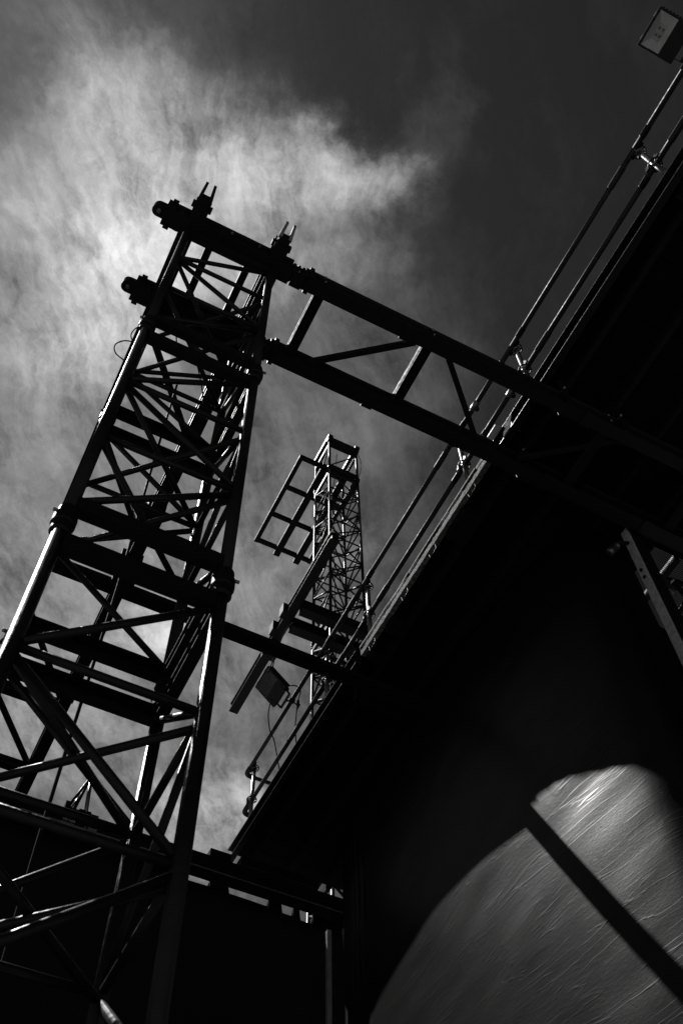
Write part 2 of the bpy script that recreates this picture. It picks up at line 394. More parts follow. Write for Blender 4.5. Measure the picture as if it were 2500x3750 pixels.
for xc in (0.03, 0.655):
    ibeam('fork_beam', (xc, 2.03, ZC + 0.003), (xc, 2.16, ZC + 0.003), 0.115, 0.19, M_PAINT, near, t=0.09)
    bar('fork_plate', (xc, 1.985, ZC), (xc, 2.035, ZC), 0.085, 0.13, M_PAINT, near)
    for s in (-1, 1):
        mw = [(xc + s * 0.030 - 0.010, 1.885), (xc + s * 0.030 + 0.010, 1.885), (xc + s * 0.040 + 0.013, 2.0), (xc + s * 0.040 - 0.013, 2.0)]
        hz = 0.05
        vs = [(a, b, ZC - hz * (0.45 if i < 2 else 1)) for i, (a, b) in enumerate(mw)] + [(a, b, ZC + hz * (0.45 if i < 2 else 1)) for i, (a, b) in enumerate(mw)]
        mesh('fork_prong', vs, [(0, 1, 2, 3), (4, 5, 6, 7), (0, 1, 5, 4), (1, 2, 6, 5), (2, 3, 7, 6), (3, 0, 4, 7)], M_GALV if xc > 0.3 else M_PAINT, near)  # right fork in paler steel, standing in for its sunlit faces
    bar('side_clamp', (xc - 0.075, 2.06, ZC), (xc + 0.075, 2.06, ZC), 0.04, 0.07, M_PAINT, near)
for xc in (0.19, 0.493):
    bar('cross_rung', (xc, 2.25, ZC - 0.04), (xc, 2.79, ZC - 0.04), 0.055, 0.10, M_FLAT, near)
for s in ((0.30, 2.155), (0.52, 2.155)):
    lathe('bolt', [(0.011, 0), (0.011, 0.012), (0.007, 0.018)], (s[0], 2.149, ZC + 0.02), (0, -1, 0), M_GALV, near, 8)

# ------------------------------------------------------------------ ladder bridge from tower to deck
def ladder(root, axis, cpos, lo, hi, rungs, diags, w=0.105, rw=0.08):
    def pt(l, c, z=ZC): return (l, c, z) if axis == 'x' else (c, l, z)
    for c in cpos:
        ch = ibeam('chord', pt(lo, c), pt(hi, c), w, 0.215, M_PAINT, root, f=0.016, t=0.07)
        for l in rungs:                                             # stiffener plates and bolts on each chord
            bar('stiffener', pt(l - 0.25, c, ZB - 0.006), pt(l - 0.16, c, ZB - 0.006), w + 0.02, 0.014, M_PAINT, ch)
            for dz in (-0.05, 0.05):
                a = pt(l, c - w / 2 - 0.002, ZC + dz); b = pt(l, c - w / 2 - 0.018, ZC + dz)
                tube('bolt', a, b, 0.011, M_GALV, ch, 6)
    for l in rungs:
        bar('rung', pt(l, cpos[0] + 0.036, ZC - 0.03), pt(l, cpos[1] - 0.036, ZC - 0.03), rw, 0.10, M_FLAT, root)
        bar('rung_lip', pt(l - rw / 2 - 0.006, cpos[0] + 0.056, ZC - 0.075), pt(l - rw / 2 - 0.006, cpos[1] - 0.056, ZC - 0.075), 0.005, 0.006, M_RAIL, root)
    for a, b in diags:
        bar('diagonal', pt(*a, ZC - 0.045), pt(*b, ZC - 0.045), 0.045, 0.05, M_PAINT, root)
br = thing('ladder_bridge', 'wide black ladder truss reaching from the tower top across to the stage deck', 'truss', (2.4, 2.5, ZB), 'ladder trusses bolted to the tower top')
ladder(br, 'x', (2.207, 2.83), 0.96, 6.2, (1.06, 1.98, 3.6, 4.6), [((1.22, 2.775), (1.88, 2.262)), ((2.17, 2.262), (2.72, 2.775)), ((3.1, 2.775), (3.75, 2.262))])
for yc in (2.207, 2.83):
    e = bar('end_plate', (0.93, yc, ZC), (0.965, yc, ZC), 0.15, 0.20, M_PAINT, br)
    bar('end_plate', (0.90, yc, ZC), (0.93, yc, ZC), 0.12, 0.17, M_PAINT, br)
    cn = tube('connector', (0.79, yc, ZC), (0.905, yc, ZC), 0.062, M_PAINT, br, 14)
    for k in (0.80, 0.835, 0.875):
        tube('collar', (k, yc, ZC), (k + 0.018, yc, ZC), 0.074, M_PAINT, cn, 14)
    tube('pin', (0.845, yc - 0.02, ZC - 0.12), (0.845, yc - 0.02, ZC + 0.11), 0.014, M_GALV, cn, 10)
    tube('clip', (0.845, yc + 0.05, ZC - 0.105), (0.845, yc - 0.07, ZC - 0.115), 0.006, M_GALV, cn, 6)

for yc in (2.207, 2.83):                                            # hangers that carry the bridge under the deck edge
    for x in (3.20, 3.75):
        for sgn in (-1, 1): bar('hanger_plate', (x, yc + sgn * 0.062, 7.36), (x, yc + sgn * 0.062, 7.82), 0.010, 0.07, M_PAINT, br, up=(1, 0, 0))
        tube('hanger_bolt', (x, yc - 0.085, 7.65), (x, yc + 0.085, 7.65), 0.010, M_GALV, br, 8)
lb = thing('ladder_bridge', 'long black ladder truss running from the tower top away to the far beam', 'truss', (0.33, 5.2, ZB), 'ladder trusses bolted to the tower top')
ladder(lb, 'y', (0.0, 0.662), 2.27, 8.38, (6.93, 7.84), [((7.02, 0.06), (7.75, 0.6)), ((3.1, 0.06), (3.75, 0.6)), ((4.8, 0.6), (4.1, 0.06)), ((6.0, 0.06), (6.8, 0.6))], 0.115, 0.09)
box('splice_block', (0.585, 4.52, 7.33), (0.74, 4.80, 7.63), M_PAINT, lb)
box('splice_block', (0.565, 5.15, 7.33), (0.76, 5.36, 7.66), M_PAINT, lb)
for yy in (4.55, 4.62, 5.2, 5.28):
    tube('bolt', (0.57, yy, 7.42), (0.53, yy, 7.42), 0.012, M_GALV, lb, 6)
bar('clamp_plate', (0.50, 4.60, 7.50), (0.60, 4.60, 7.50), 0.10, 0.05, M_GALV, lb)

cb = tag(bar('cross_beam', (0.06, 5.39, 7.40), (3.9, 5.39, 7.40), 0.145, 0.05, M_PAINT), 'single slim black beam crossing level behind the floodlight to the deck edge', 'beam')

# ------------------------------------------------------------------ far low beam with stencilled marks
fb = thing('support_beam', 'heavy black I-beam low on the left with stencilled weight and length marks', 'beam', (1.0, 8.38, ZB))
mw, ln = frame((-4.0, 8.383, 7.4675), (4.6, 8.383, 7.4675))
link('beam_body', prism_mesh('far_beam', isec(0.155, 0.195, 0.018, 0.125), ln), M_PAINT, fb, mw)
bar('flange_lip', (-4.0, 8.300, 7.377), (4.6, 8.300, 7.377), 0.014, 0.014, M_GALV, fb)
def text(name, s, size, loc, m, parent, xdir=(1, 0, 0), ydir=(0, 0, 1)):
    cu = bpy.data.curves.new(name, 'FONT'); cu.body = s; cu.size = size; cu.extrude = 0.0006; cu.space_character = 1.25
    t = bpy.data.objects.new('tmp', cu); COL.objects.link(t)
    dg = bpy.context.evaluated_depsgraph_get(); me = bpy.data.meshes.new_from_object(t.evaluated_get(dg)); bpy.data.objects.remove(t)
    me.materials.clear()
    X = Vector(xdir).normalized(); Y = Vector(ydir).normalized(); Z = X.cross(Y); l = Vector(loc)
    return link(name, me, m, parent, Matrix(((X.x, Y.x, Z.x, l.x), (X.y, Y.y, Z.y, l.y), (X.z, Y.z, Z.z, l.z), (0, 0, 0, 1))))
text('stencil_mark', '401505', 0.036, (1.150, 8.3195, 7.430), M_LETTER, fb)
text('stencil_mark', '700LBS', 0.036, (1.143, 8.3195, 7.386), M_LETTER, fb)
text('stencil_mark', 'L-3500', 0.037, (1.385, 8.3195, 7.406), M_LETTER, fb)
box('stop_block', (2.74, 8.30, 7.567), (2.98, 8.42, 7.66), M_TIMBER, fb)
for xx in (-0.4, 0.45, 1.9, 2.6, 3.3):
    box('web_stiffener', (xx, 8.306, 7.39), (xx + 0.016, 8.325, 7.545), M_PAINT, fb)
# the small A-frame on top of it
af = thing('a_frame_bracket', 'small A-shaped lifting bracket standing on the low black I-beam', 'bracket', (1.27, 8.38, 7.565))
box('base_plate', (1.20, 8.31, 7.567), (1.50, 8.45, 7.60), M_PAINT, af)
box('foot', (1.29, 8.33, 7.60), (1.42, 8.42, 7.64), M_PAINT, af)
box('hinge_lug', (1.14, 8.34, 7.567), (1.20, 8.42, 7.70), M_PAINT, af)
tube('upright', (1.365, 8.35, 7.62), (1.325, 8.35, 8.10), 0.022, M_GALV, af, 12)
tube('strut', (1.17, 8.36, 7.62), (1.315, 8.36, 8.10), 0.016, M_PAINT, af, 12)
tube('strut', (1.235, 8.39, 7.60), (1.318, 8.37, 8.10), 0.018, M_PAINT, af, 12)
tube('strut', (1.20, 8.42, 7.62), (1.28, 8.42, 7.95), 0.010, M_GALV, af, 10)

# ------------------------------------------------------------------ stage deck
dk = thing('stage_deck', 'dark overhead stage deck seen from below with joists and a railed edge', 'stage', (5.5, 3.8, 7.8))
EX = 3.07
rows = [(-2.05 + 0.25 * i) for i in range(43)]
for y in rows:
    if 3.19 < y < 3.90:
        spans = ((EX + 0.03, 4.95), (5.85, 9.2))
    else: spans = ((EX + 0.03, 9.2),)
    y1 = min(y + 0.247, 8.63)
    for a, b in spans: bar('plank', (a, (y + y1) / 2, 7.992), (b, (y + y1) / 2, 7.992), y1 - y, 0.045, M_DARK, dk, c=0.006)
mesh('deck_sheet', [(EX + 0.02, -2.05, 8.02), (4.95, -2.05, 8.02), (4.95, 8.63, 8.02), (EX + 0.02, 8.63, 8.02)] + [(5.85, -2.05, 8.02), (9.2, -2.05, 8.02), (9.2, 8.63, 8.02), (5.85, 8.63, 8.02)]
     + [(4.95, -2.05, 8.02), (5.85, -2.05, 8.02), (5.85, 3.2, 8.02), (4.95, 3.2, 8.02), (4.95, 3.95, 8.02), (5.85, 3.95, 8.02), (5.85, 8.63, 8.02), (4.95, 8.63, 8.02)],
     [(0, 1, 2, 3), (4, 5, 6, 7), (8, 9, 10, 11), (12, 13, 14, 15)], M_DARK, dk)
for i in range(12):
    x = 3.30 + 0.475 * i
    for a, b in ((-2.0, 2.93), (2.99, 5.75), (5.81, 8.55)):
        if 4.95 < x < 5.85 and a == 2.99:
            bar('joist', (x, 4.0, 7.895), (x, b, 7.895), 0.045, 0.145, M_TIMBER, dk); continue
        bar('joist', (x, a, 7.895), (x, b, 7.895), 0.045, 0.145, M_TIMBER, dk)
for y in (0.45, 2.96, 5.78):
    ibeam('bearer', (EX + 0.10, y, 7.73), (9.0, y, 7.73), 0.10, 0.18, M_PAINT, dk)
# edge: steel fascia, raw plywood edge, steel fascia
for a, b, x in ((-2.05, 2.93, EX), (5.50, 8.62, EX - 0.025)):
    mw, ln = frame((x + 0.03, a, 7.91), (x + 0.03, b, 7.91))
    link('fascia', prism_mesh('fascia', csec(0.06, 0.18, 0.008), ln), M_PAINT, dk, mw)
    bar('fascia_lip', (x - 0.003, a, 7.824), (x - 0.003, b, 7.824), 0.006, 0.006, M_GALV, dk, c=0.001)
    bar('fascia_lip', (x - 0.003, a, 7.996), (x - 0.003, b, 7.996), 0.006, 0.005, M_GALV, dk, c=0.001)
# ragged ply edge
n = 60; vs = []; fs = []
for i in range(n + 1):
    y = 2.99 + (5.46 - 2.99) * i / n; j = random.uniform(-0.003, 0.003); j2 = random.uniform(-0.002, 0.002)
    vs += [(EX + 0.010 + j, y, 7.90 + j2), (EX + 0.006 + j2, y, 7.982), (EX + 0.06, y, 7.982), (EX + 0.06, y, 7.90)]
for i in range(n):
    for k in range(4): fs.append((i * 4 + k, i * 4 + (k + 1) % 4, i * 4 + 4 + (k + 1) % 4, i * 4 + 4 + k))
fs += [(0, 1, 2, 3), (n * 4 + 3, n * 4 + 2, n * 4 + 1, n * 4)]
mesh('plywood_edge', vs, fs, M_PLY, dk)
bar('dark_gap_bar', (EX + 0.026, 2.99, 7.992), (EX + 0.026, 5.46, 7.992), 0.05, 0.018, M_FLAT, dk)  # flat black bar put in as the dark gap between strip and ply
for i in range(10):
    a = 2.99 + 0.247 * i; bar('edge_strip', (EX + 0.016 + random.uniform(-0.006, 0.006), a, 8.013), (EX + 0.016 + random.uniform(-0.006, 0.006), a + 0.245, 8.013), 0.034, 0.022, M_PLY2, dk)
for y in (3.32, 4.02, 4.55, 5.20):
    sweep('edge_clip', [(EX + 0.02, y, 7.93), (EX + 0.02, y - 0.005, 7.82), (EX + 0.02, y + 0.10, 7.80), (EX + 0.02, y + 0.12, 7.90)], 0.0018, M_RAIL2, dk, 6, 1)
for y, e in ((3.55, 0.33), (4.90, 0.14), (5.36, 0.07)):
    box('edge_block', (EX + 0.05, y, 7.80), (EX + 0.24, y + e, 7.92), M_TIMBER, dk)
box('edge_plate', (EX - 0.055, 2.80, 8.03), (EX + 0.0, 2.935, 8.045), M_WHITE, dk)
box('edge_plate', (EX - 0.006, 2.66, 7.83), (EX - 0.002, 2.72, 7.99), M_WHITE, dk)
mesh('fascia_bracket', [(EX - 0.01, 2.62, 7.985), (EX - 0.01, 2.74, 7.985), (EX - 0.01, 2.80, 7.83), (EX - 0.01, 2.70, 7.83), (EX - 0.004, 2.62, 7.985), (EX - 0.004, 2.74, 7.985), (EX - 0.004, 2.80, 7.83), (EX - 0.004, 2.70, 7.83)],
     [(0, 1, 2, 3), (4, 5, 6, 7), (0, 1, 5, 4), (1, 2, 6, 5), (2, 3, 7, 6), (3, 0, 4, 7)], M_TIMBER, dk)
# perforated steel panel let into the deck
vs = []; fs = []; px, py, hole = 0.0180, 0.0180, 0.0058
nx, ny = int(0.9 / px), int(0.75 / py)
for i in range(nx):
    for j in range(ny):
        x, y = 4.95 + (i + 0.5) * 0.9 / nx, 3.2 + (j + 0.5) * 0.75 / ny; b = len(vs); hx, hy = 0.45 / nx, 0.375 / ny
        vs += [(x - hx, y - hy, 7.99), (x + hx, y - hy, 7.99), (x + hx, y + hy, 7.99), (x - hx, y + hy, 7.99), (x - hole, y - hole, 7.99), (x + hole, y - hole, 7.99), (x + hole, y + hole, 7.99), (x - hole, y + hole, 7.99)]
        fs += [(b + k, b + (k + 1) % 4, b + 4 + (k + 1) % 4, b + 4 + k) for k in range(4)]
me = bpy.data.meshes.new('perforated_panel'); bb = world_loc(dk); me.from_pydata([tuple(Vector(v) - bb) for v in vs], [], fs)
link('perforated_panel', me, M_PAINT, dk, Matrix.Translation(bb))
bar('panel_rib', (5.20, 3.2, 7.955), (5.20, 3.95, 7.955), 0.07, 0.06, M_PAINT, dk)
bar('panel_rib', (5.06, 3.48, 7.955), (5.82, 3.40, 7.955), 0.09, 0.06, M_PAINT, dk)
# header under the far end
hd = tag(bar('header_beam', (3.12, 8.43, 7.70), (4.05, 8.43, 7.70), 0.14, 0.11, M_PAINT), 'short black header beam lying on the low I-beam under the far deck end', 'beam')

# ------------------------------------------------------------------ guardrail along the deck edge
gr = thing('guardrail', 'tubular guardrail with ring-disc posts along the deck edge', 'railing', (3.14, 3.8, 8.02))
RT = 0.02415
def rosette_mesh():
    if 'ros' in CACHE: return CACHE['ros']
    bm = bmesh.new(); R0, R1, R2, t = 0.061, 0.051, 0.031, 0.0045
    def ring(a, b, n=32):
        r = []
        for rr, z in ((a, -t), (b, -t), (b, t), (a, t)):
            r.append([bm.verts.new((rr * math.cos(2 * math.pi * i / n), rr * math.sin(2 * math.pi * i / n), z)) for i in range(n)])
        for k in range(4):
            for i in range(n): bm.faces.new((r[k][i], r[k][(i + 1) % n], r[(k + 1) % 4][(i + 1) % n], r[(k + 1) % 4][i]))
    ring(R0, R1); ring(R2, RT - 0.001)
    for k in range(8):
        a = math.pi * k / 4 + 0.2; w = 0.007 if k % 2 else 0.0045
        d = Vector((math.cos(a), math.sin(a), 0)); s = Vector((-d.y, d.x, 0)) * w
        q = [d * (R2 - 0.002) - s, d * (R2 - 0.002) + s, d * (R1 + 0.002) + s, d * (R1 + 0.002) - s]
        lo = [bm.verts.new(v + Vector((0, 0, -t * 0.9))) for v in q]; hi = [bm.verts.new(v + Vector((0, 0, t * 0.9))) for v in q]
        bm.faces.new(lo[::-1]); bm.faces.new(hi)
        for i in range(4): bm.faces.new((lo[i], lo[(i + 1) % 4], hi[(i + 1) % 4], hi[i]))
    me = bpy.data.meshes.new('rosette'); bm.to_mesh(me); bm.free(); CACHE['ros'] = me
    return me
XP = 3.148
for y in (-1.56, 0.41, 2.385, 3.45, 5.37, 6.34, 8.28):
    p = tube('post', (XP, y, 8.02), (XP, y, 9.03), RT, M_GALV, gr, 20)
    for z in (8.5, 9.0):
        if y == 3.45 and z == 9.0: pass
        link('rosette', rosette_mesh(), M_PAINT, p, Matrix.Translation((XP, y, z)))
        lathe('collar', [(0.026, -0.02), (0.031, -0.016), (0.031, -0.006), (0.027, -0.004)], (XP, y, z), (0, 0, 1), M_GALV, p, 16)
        for s in (-1, 1):                                           # wedge heads either side
            bar('wedge_head', (XP - 0.02, y + s * 0.034, z + 0.012), (XP - 0.02, y + s * 0.078, z + 0.012), 0.030, 0.040, M_PAINT, p)
            bar('wedge', (XP - 0.03, y + s * 0.055, z - 0.012), (XP - 0.03, y + s * 0.055, z + 0.065), 0.006, 0.018, M_PAINT, p, up=(0, 1, 0), c=0.001)
for x, z in ((3.100, 9.0), (3.150, 8.5)):
    ys = (-2.6, 0.41, 2.385, 3.45, 5.37, 6.34, 8.30)
    for a, b in zip(ys[:-1], ys[1:]):
        tube('rail', (x, a + 0.006, z), (x, b - 0.006, z), RT, M_RAIL, gr, 20)
    for y in ys[1:-1]:
        lathe('rail_sleeve', [(0.0255, -0.10), (0.029, -0.096), (0.029, 0.096), (0.0255, 0.10)], (x, y + (0.26 if z == 9.0 else -0.30), z), (0, 1, 0), M_RAIL, gr, 16)
        lathe('rail_sleeve', [(0.0255, -0.05), (0.0285, -0.046), (0.0285, 0.046), (0.0255, 0.05)], (x, y - (0.16 if z == 9.0 else -0.15), z), (0, 1, 0), M_PAINT, gr, 16)
for y, x, z in ((2.62, 3.15, 8.5), (3.14, 3.15, 8.5), (3.05, 3.10, 9.0)):
    sp = lathe('rail_coupling', [(0.026, -0.05), (0.033, -0.04), (0.033, 0.04), (0.026, 0.05)], (x, y, z), (0, 1, 0), M_GALV, gr, 16)
    lathe('cap', [(0.018, 0), (0.024, 0.01), (0.024, 0.05), (0.017, 0.062)], (x + 0.005, y, z), (0.35, 0.25, -0.9), M_PLASTIC, sp, 14)
# returns round the far corner
for x, z, yb, xe in ((3.10, 9.0, 8.42, 4.3), (3.15, 8.5, 8.52, 4.3)):
    sweep('elbow', [(x, 8.29, z), (x, yb - 0.07, z), (x + 0.012, yb - 0.02, z), (x + 0.05, yb, z), (x + 0.12, yb, z)], 0.030, M_RAIL, gr, 14, 5)
    tube('return_rail', (x + 0.11, yb, z), (xe, yb, z), RT, M_RAIL, gr, 16)
tube('brace', (3.16, 8.29, 8.94), (3.16, 8.29, 8.05), 0.015, M_GALV, gr, 12)

# ------------------------------------------------------------------ floodlights
def flood(label, c, b_ax, size, clamp, pan):
    c = Vector(c); a = Vector((0, 1, 0)); b = Vector(b_ax).normalized(); nrm = a.cross(b).normalized()
    if nrm.z > 0: nrm = -nrm
    root = thing('floodlight', label, 'floodlight', c, 'LED floodlights clamped to the guardrail')
    S = size
    def P(u, v, w=0): return c + a * u * S + b * v * S - nrm * w * S     # u,v in -0.5..0.5 on the face, w back into the body
    def slab(name, u0, u1, v0, v1, w0, w1, m, par, taper=0.0):
        vs = [P(u, v, w0) for u, v in ((u0, v0), (u1, v0), (u1, v1), (u0, v1))] + [P(u, v, w1) for u, v in ((u0 + taper, v0 + taper), (u1 - taper, v0 + taper), (u1 - taper, v1 - taper), (u0 + taper, v1 - taper))]
        return mesh(name, vs, [(0, 1, 2, 3), (4, 5, 6, 7), (0, 1, 5, 4), (1, 2, 6, 5), (2, 3, 7, 6), (3, 0, 4, 7)], m, par)
    # bezel of four bars round the window and the closed gear box half
    gu, gv0, gv1 = 0.44, -0.43, 0.08
    slab('bezel', -0.5, 0.5, -0.5, gv0, 0.0, 0.10, M_PLASTIC, root); slab('bezel', -0.5, -gu, gv0, gv1, 0.0, 0.10, M_PLASTIC, root)
    slab('bezel', gu, 0.5, gv0, gv1, 0.0, 0.10, M_PLASTIC, root)
    gb = slab('gear_box', -0.5, 0.5, gv1, 0.5, 0.0, 0.16, M_PLASTIC, root, 0.02)
    # reflector pan
    d = 0.13; iu, iv0, iv1 = 0.20, -0.27, -0.06
    o_ = [P(-gu, gv0, 0.012), P(gu, gv0, 0.012), P(gu, gv1, 0.012), P(-gu, gv1, 0.012)]; i_ = [P(-iu, iv0, d), P(iu, iv0, d), P(iu, iv1, d), P(-iu, iv1, d)]
    rf = mesh('reflector', o_ + i_, [(0, 1, 5, 4), (1, 2, 6, 5), (2, 3, 7, 6), (3, 0, 4, 7), (4, 5, 6, 7)], pan, root)
    slab('led_board', -iu * 0.96, iu * 0.96, iv0 * 0.98, iv1 - 0.01, d - 0.005, d - 0.001, M_BOARD, rf)
    for u in (-0.085, 0.085):
        for v in (-0.215, -0.115): slab('led', u - 0.035, u + 0.035, v - 0.03, v + 0.03, d - 0.014, d - 0.005, M_LED, rf)
    slab('glass', -gu, gu, gv0, gv1, 0.002, 0.010, M_GLASS, root)
    slab('back_shell', -0.47, 0.47, -0.47, 0.47, 0.165, 0.22, M_PLASTIC, root, 0.05)
    slab('rear_wall', -0.49, 0.49, -0.49, gv1, 0.13, 0.165, M_PLASTIC, root)
    for i in range(13):
        u = -0.42 + 0.07 * i; slab('fin', u - 0.012, u + 0.012, -0.44, 0.44, 0.21, 0.31, M_PLASTIC, root)
    for i in range(9):
        v = -0.40 + 0.1 * i; slab('edge_fin', -0.53, -0.50, v - 0.03, v + 0.03, 0.02, 0.16, M_PLASTIC, root)
    for u in (-0.3, 0.3): slab('glass_clip', u - 0.06, u + 0.06, -0.515, -0.49, -0.012, 0.05, M_ALU, root)
    for u in (-0.38, 0.38): slab('hinge', u - 0.05, u + 0.05, 0.26, 0.36, -0.02, 0.0, M_PLASTIC, gb)
    # yoke and scaffold clamp
    cl = Vector(clamp)
    y0 = cl.y
    e1 = P(-0.34, 0.50, 0.10); e2 = P(0.34, 0.50, 0.10)
    w1 = P(-0.34, 0.70, 0.10); w2 = P(0.34, 0.70, 0.10)
    yk = bar('yoke', w1, w2, 0.030, 0.008, M_PLASTIC, root, up=nrm); bar('yoke_arm', e1 - b * 0.04, w1, 0.030, 0.008, M_PLASTIC, root, up=a); bar('yoke_arm', e2 - b * 0.04, w2, 0.030, 0.008, M_PLASTIC, root, up=a)
    lathe('tilt_dial', [(0.03, 0), (0.042, 0.004), (0.042, 0.016), (0.03, 0.02)], e1 - b * 0.01, -a, M_PLASTIC, root, 20)
    mid = (w1 + w2) / 2
    tube('clamp_stem', mid, cl, 0.011, M_GALV, root, 10)
    ck = lathe('pipe_clamp', [(0.0255, -0.022), (0.036, -0.02), (0.036, 0.02), (0.0255, 0.022)], cl, (0, 1, 0), M_PLASTIC, root, 18)
    tube('clamp_screw', cl + Vector((0.03, 0.0, -0.02)), cl + Vector((0.085, 0.0, -0.06)), 0.008, M_PAINT, ck, 8)
    bar('wing_nut', cl + Vector((0.085, -0.035, -0.06)), cl + Vector((0.085, 0.035, -0.06)), 0.016, 0.022, M_PAINT, ck)
    return root, P
f1, P1 = flood('black floodlight clamped low on the guardrail, facing down under the slim cross beam', (2.81, 7.10, 9.04), (0.72, 0.0, -0.69), 0.335, (3.10, 7.14, 9.0), M_REFL2)
f2, P2 = flood('black floodlight at the near end of the guardrail against clear sky, pale reflector showing', (2.93, -0.445, 9.36), (0.975, 0.0, -0.22), 0.33, (3.10, -0.30, 9.0), M_REFL)

# cables
FX0 = 4.467
tag(sweep('power_cable', [(2.70, 6.92, 9.03), (2.72, 6.75, 9.25), (2.72, 6.55, 9.35), (2.76, 6.40, 9.4)], 0.007, M_RUBBER), 'thin black cable rising from the lower floodlight to the slim cross beam', 'cable')
tag(sweep('power_cable', [(2.90, 7.30, 9.0), (2.95, 7.45, 8.98), (3.05, 7.62, 8.95), (3.15, 7.72, 8.93), (3.26, 7.85, 8.8), (3.32, 7.85, 8.45), (3.34, 7.85, 8.03)], 0.007, M_RUBBER), 'long thin cable drooping from the lower floodlight behind the rails', 'cable')
c2 = thing('power_cable', 'black cable with inline connector hanging beside the floodlight clamp', 'cable', (3.14, 7.1, 8.9))
sweep('cord', [(2.98, 6.98, 9.02), (3.06, 6.95, 9.03), (3.13, 6.98, 9.02), (3.14, 7.04, 8.95), (3.15, 7.10, 8.85), (3.16, 7.15, 8.6), (3.19, 7.16, 8.3), (3.24, 7.17, 8.03)], 0.007, M_RUBBER, c2)
lathe('inline_connector', [(0.008, -0.05), (0.016, -0.035), (0.018, 0.0), (0.016, 0.03), (0.008, 0.05)], (3.146, 7.07, 8.90), (0.05, 0.3, -1), M_PLASTIC, c2, 12)
tag(sweep('rope', [(0.385, 3.37, 7.37), (0.388, 3.36, 6.0), (0.40, 3.345, 4.6), (0.395, 3.36, 3.0), (0.41, 3.36, 1.5), (0.40, 3.38, GROUND)], 0.0085, M_RUBBER), 'thin dark hanging rope dropping straight behind the near tower', 'rope')
tag(sweep('wire_loop', [(-0.028, 2.19, 5.06), (-0.075, 2.19, 5.02), (-0.105, 2.19, 4.93), (-0.085, 2.19, 4.84), (-0.03, 2.19, 4.80)], 0.0035, M_RUBBER), 'thin wire bulging in a loop off the left leg of the near tower', 'wire')
tag(sweep('wire_loop', [(-0.020, 2.19, 5.30), (-0.045, 2.19, 5.24), (-0.055, 2.19, 5.14), (-0.035, 2.19, 5.06)], 0.0035, M_RUBBER), 'thin wire hugging the left leg of the near tower at its upper coupler', 'wire')
tag(sweep('wire_loop', [(0.10, 2.14, 7.42), (0.16, 2.13, 7.45), (0.22, 2.13, 7.36), (0.23, 2.13, 7.2), (0.19, 2.14, 7.1)], 0.004, M_RUBBER), 'thin wire looping over the front face of the top beam', 'wire')

tag(sweep('wire_loop', [(0.14, 2.17, 5.50), (0.22, 2.30, 5.42), (0.30, 2.24, 5.31), (0.40, 2.40, 5.40), (0.47, 2.50, 5.33)], 0.004, M_RUBBER), 'thin wire sagging between the paired bars at the upper coupler of the near tower', 'wire')
tag(sweep('wire_loop', [(0.45, 2.135, 7.55), (0.52, 2.12, 7.42), (0.60, 2.12, 7.44), (0.66, 2.13, 7.36)], 0.004, M_RUBBER), 'thin wire curling at the right end of the top beam under the lit fork', 'wire')
tag(sweep('wire_loop', [(FX0 + 0.66, 8.84, 19.9), (FX0 + 0.72, 8.82, 19.5), (FX0 + 0.71, 8.82, 19.1), (FX0 + 0.67, 8.84, 18.8)], 0.007, M_RUBBER), 'thin wire hanging off the right leg at the head of the distant tower', 'wire')
# ------------------------------------------------------------------ far tower and what hangs on it
FX, FY, FS, FD = 4.467, 8.86, 0.642, 0.65
ft = thing('truss_tower', 'smaller distant lattice tower rising beyond the guardrail, bright left edges', 'tower', (FX + FS / 2, FY + FD / 2, GROUND), 'square lattice towers of the stage rig')
def bays(a, b, n): return (a, b, [a + 0.17 + (b - a - 0.34) * i / n for i in range(1, n)])
tower(ft, FX, FY, FX + FS, FY + FD, [bays(GROUND, 3.3, 8), bays(3.3, 8.4, 8), bays(8.4, 13.5, 8), bays(13.5, 18.65, 8), (18.65, 19.85, [])])
for y in (FY, FY + FD):
    bar('head_beam', (FX - 0.05, y, 19.97), (FX + FS + 0.05, y, 19.97), 0.09, 0.14, M_PAINT, ft)
for x in (FX, FX + FS):
    bar('head_beam', (x, FY - 0.08, 20.02), (x, FY + FD + 0.08, 20.02), 0.11, 0.10, M_PAINT, ft)
fr = thing('grid_frame', 'flat rectangular black grid frame sticking out left of the distant tower', 'frame', (4.3, 9.8, 18.35), None)
ZF = 19.0
def atf(u, v, z=ZF): return (u * z, v * z, z)
for u, w, e0, e1 in ((0.2065, 0.09, 0.0, 0.0), (0.2335, 0.14, 0.0, 0.06), (0.2585, 0.14, 0.0, 0.06), (0.2735, 0.08, 0.0, 0.0)):
    z = ZF - (0.12 if e1 else 0)
    bar('long_bar', (u * ZF, 0.4765 * ZF - e0, z + 0.05), (u * ZF, 0.5985 * ZF + e1, z + 0.05), w, 0.09, M_FLAT, fr)
    bar('bar_lip', (u * ZF - w / 2 - 0.005, 0.4775 * ZF, z + 0.0), (u * ZF - w / 2 - 0.005, 0.5975 * ZF, z + 0.0), 0.006, 0.008, M_RAIL, fr)
for v in (0.4785, 0.519, 0.5575, 0.5965):
    bar('cross_bar', (0.2045 * ZF, v * ZF, ZF + 0.07), (0.2755 * ZF, v * ZF, ZF + 0.07), 0.09, 0.08, M_FLAT, fr)
hb = thing('hoist_beam', 'long slanting-looking black beam hung left of the distant tower', 'beam', (3.8, 9.3, 13.4))
ibeam('beam_body', (3.815, 7.40, 13.42), (3.815, 11.25, 13.42), 0.15, 0.20, M_PAINT, hb, t=0.10)
bar('track_lip', (3.735, 7.42, 13.33), (3.735, 11.25, 13.33), 0.012, 0.012, M_GALV, hb)
for y in (8.93, 9.32):
    box('clamp_block', (3.66, y, 13.30), (3.74, y + 0.16, 13.52), M_PAINT, hb)
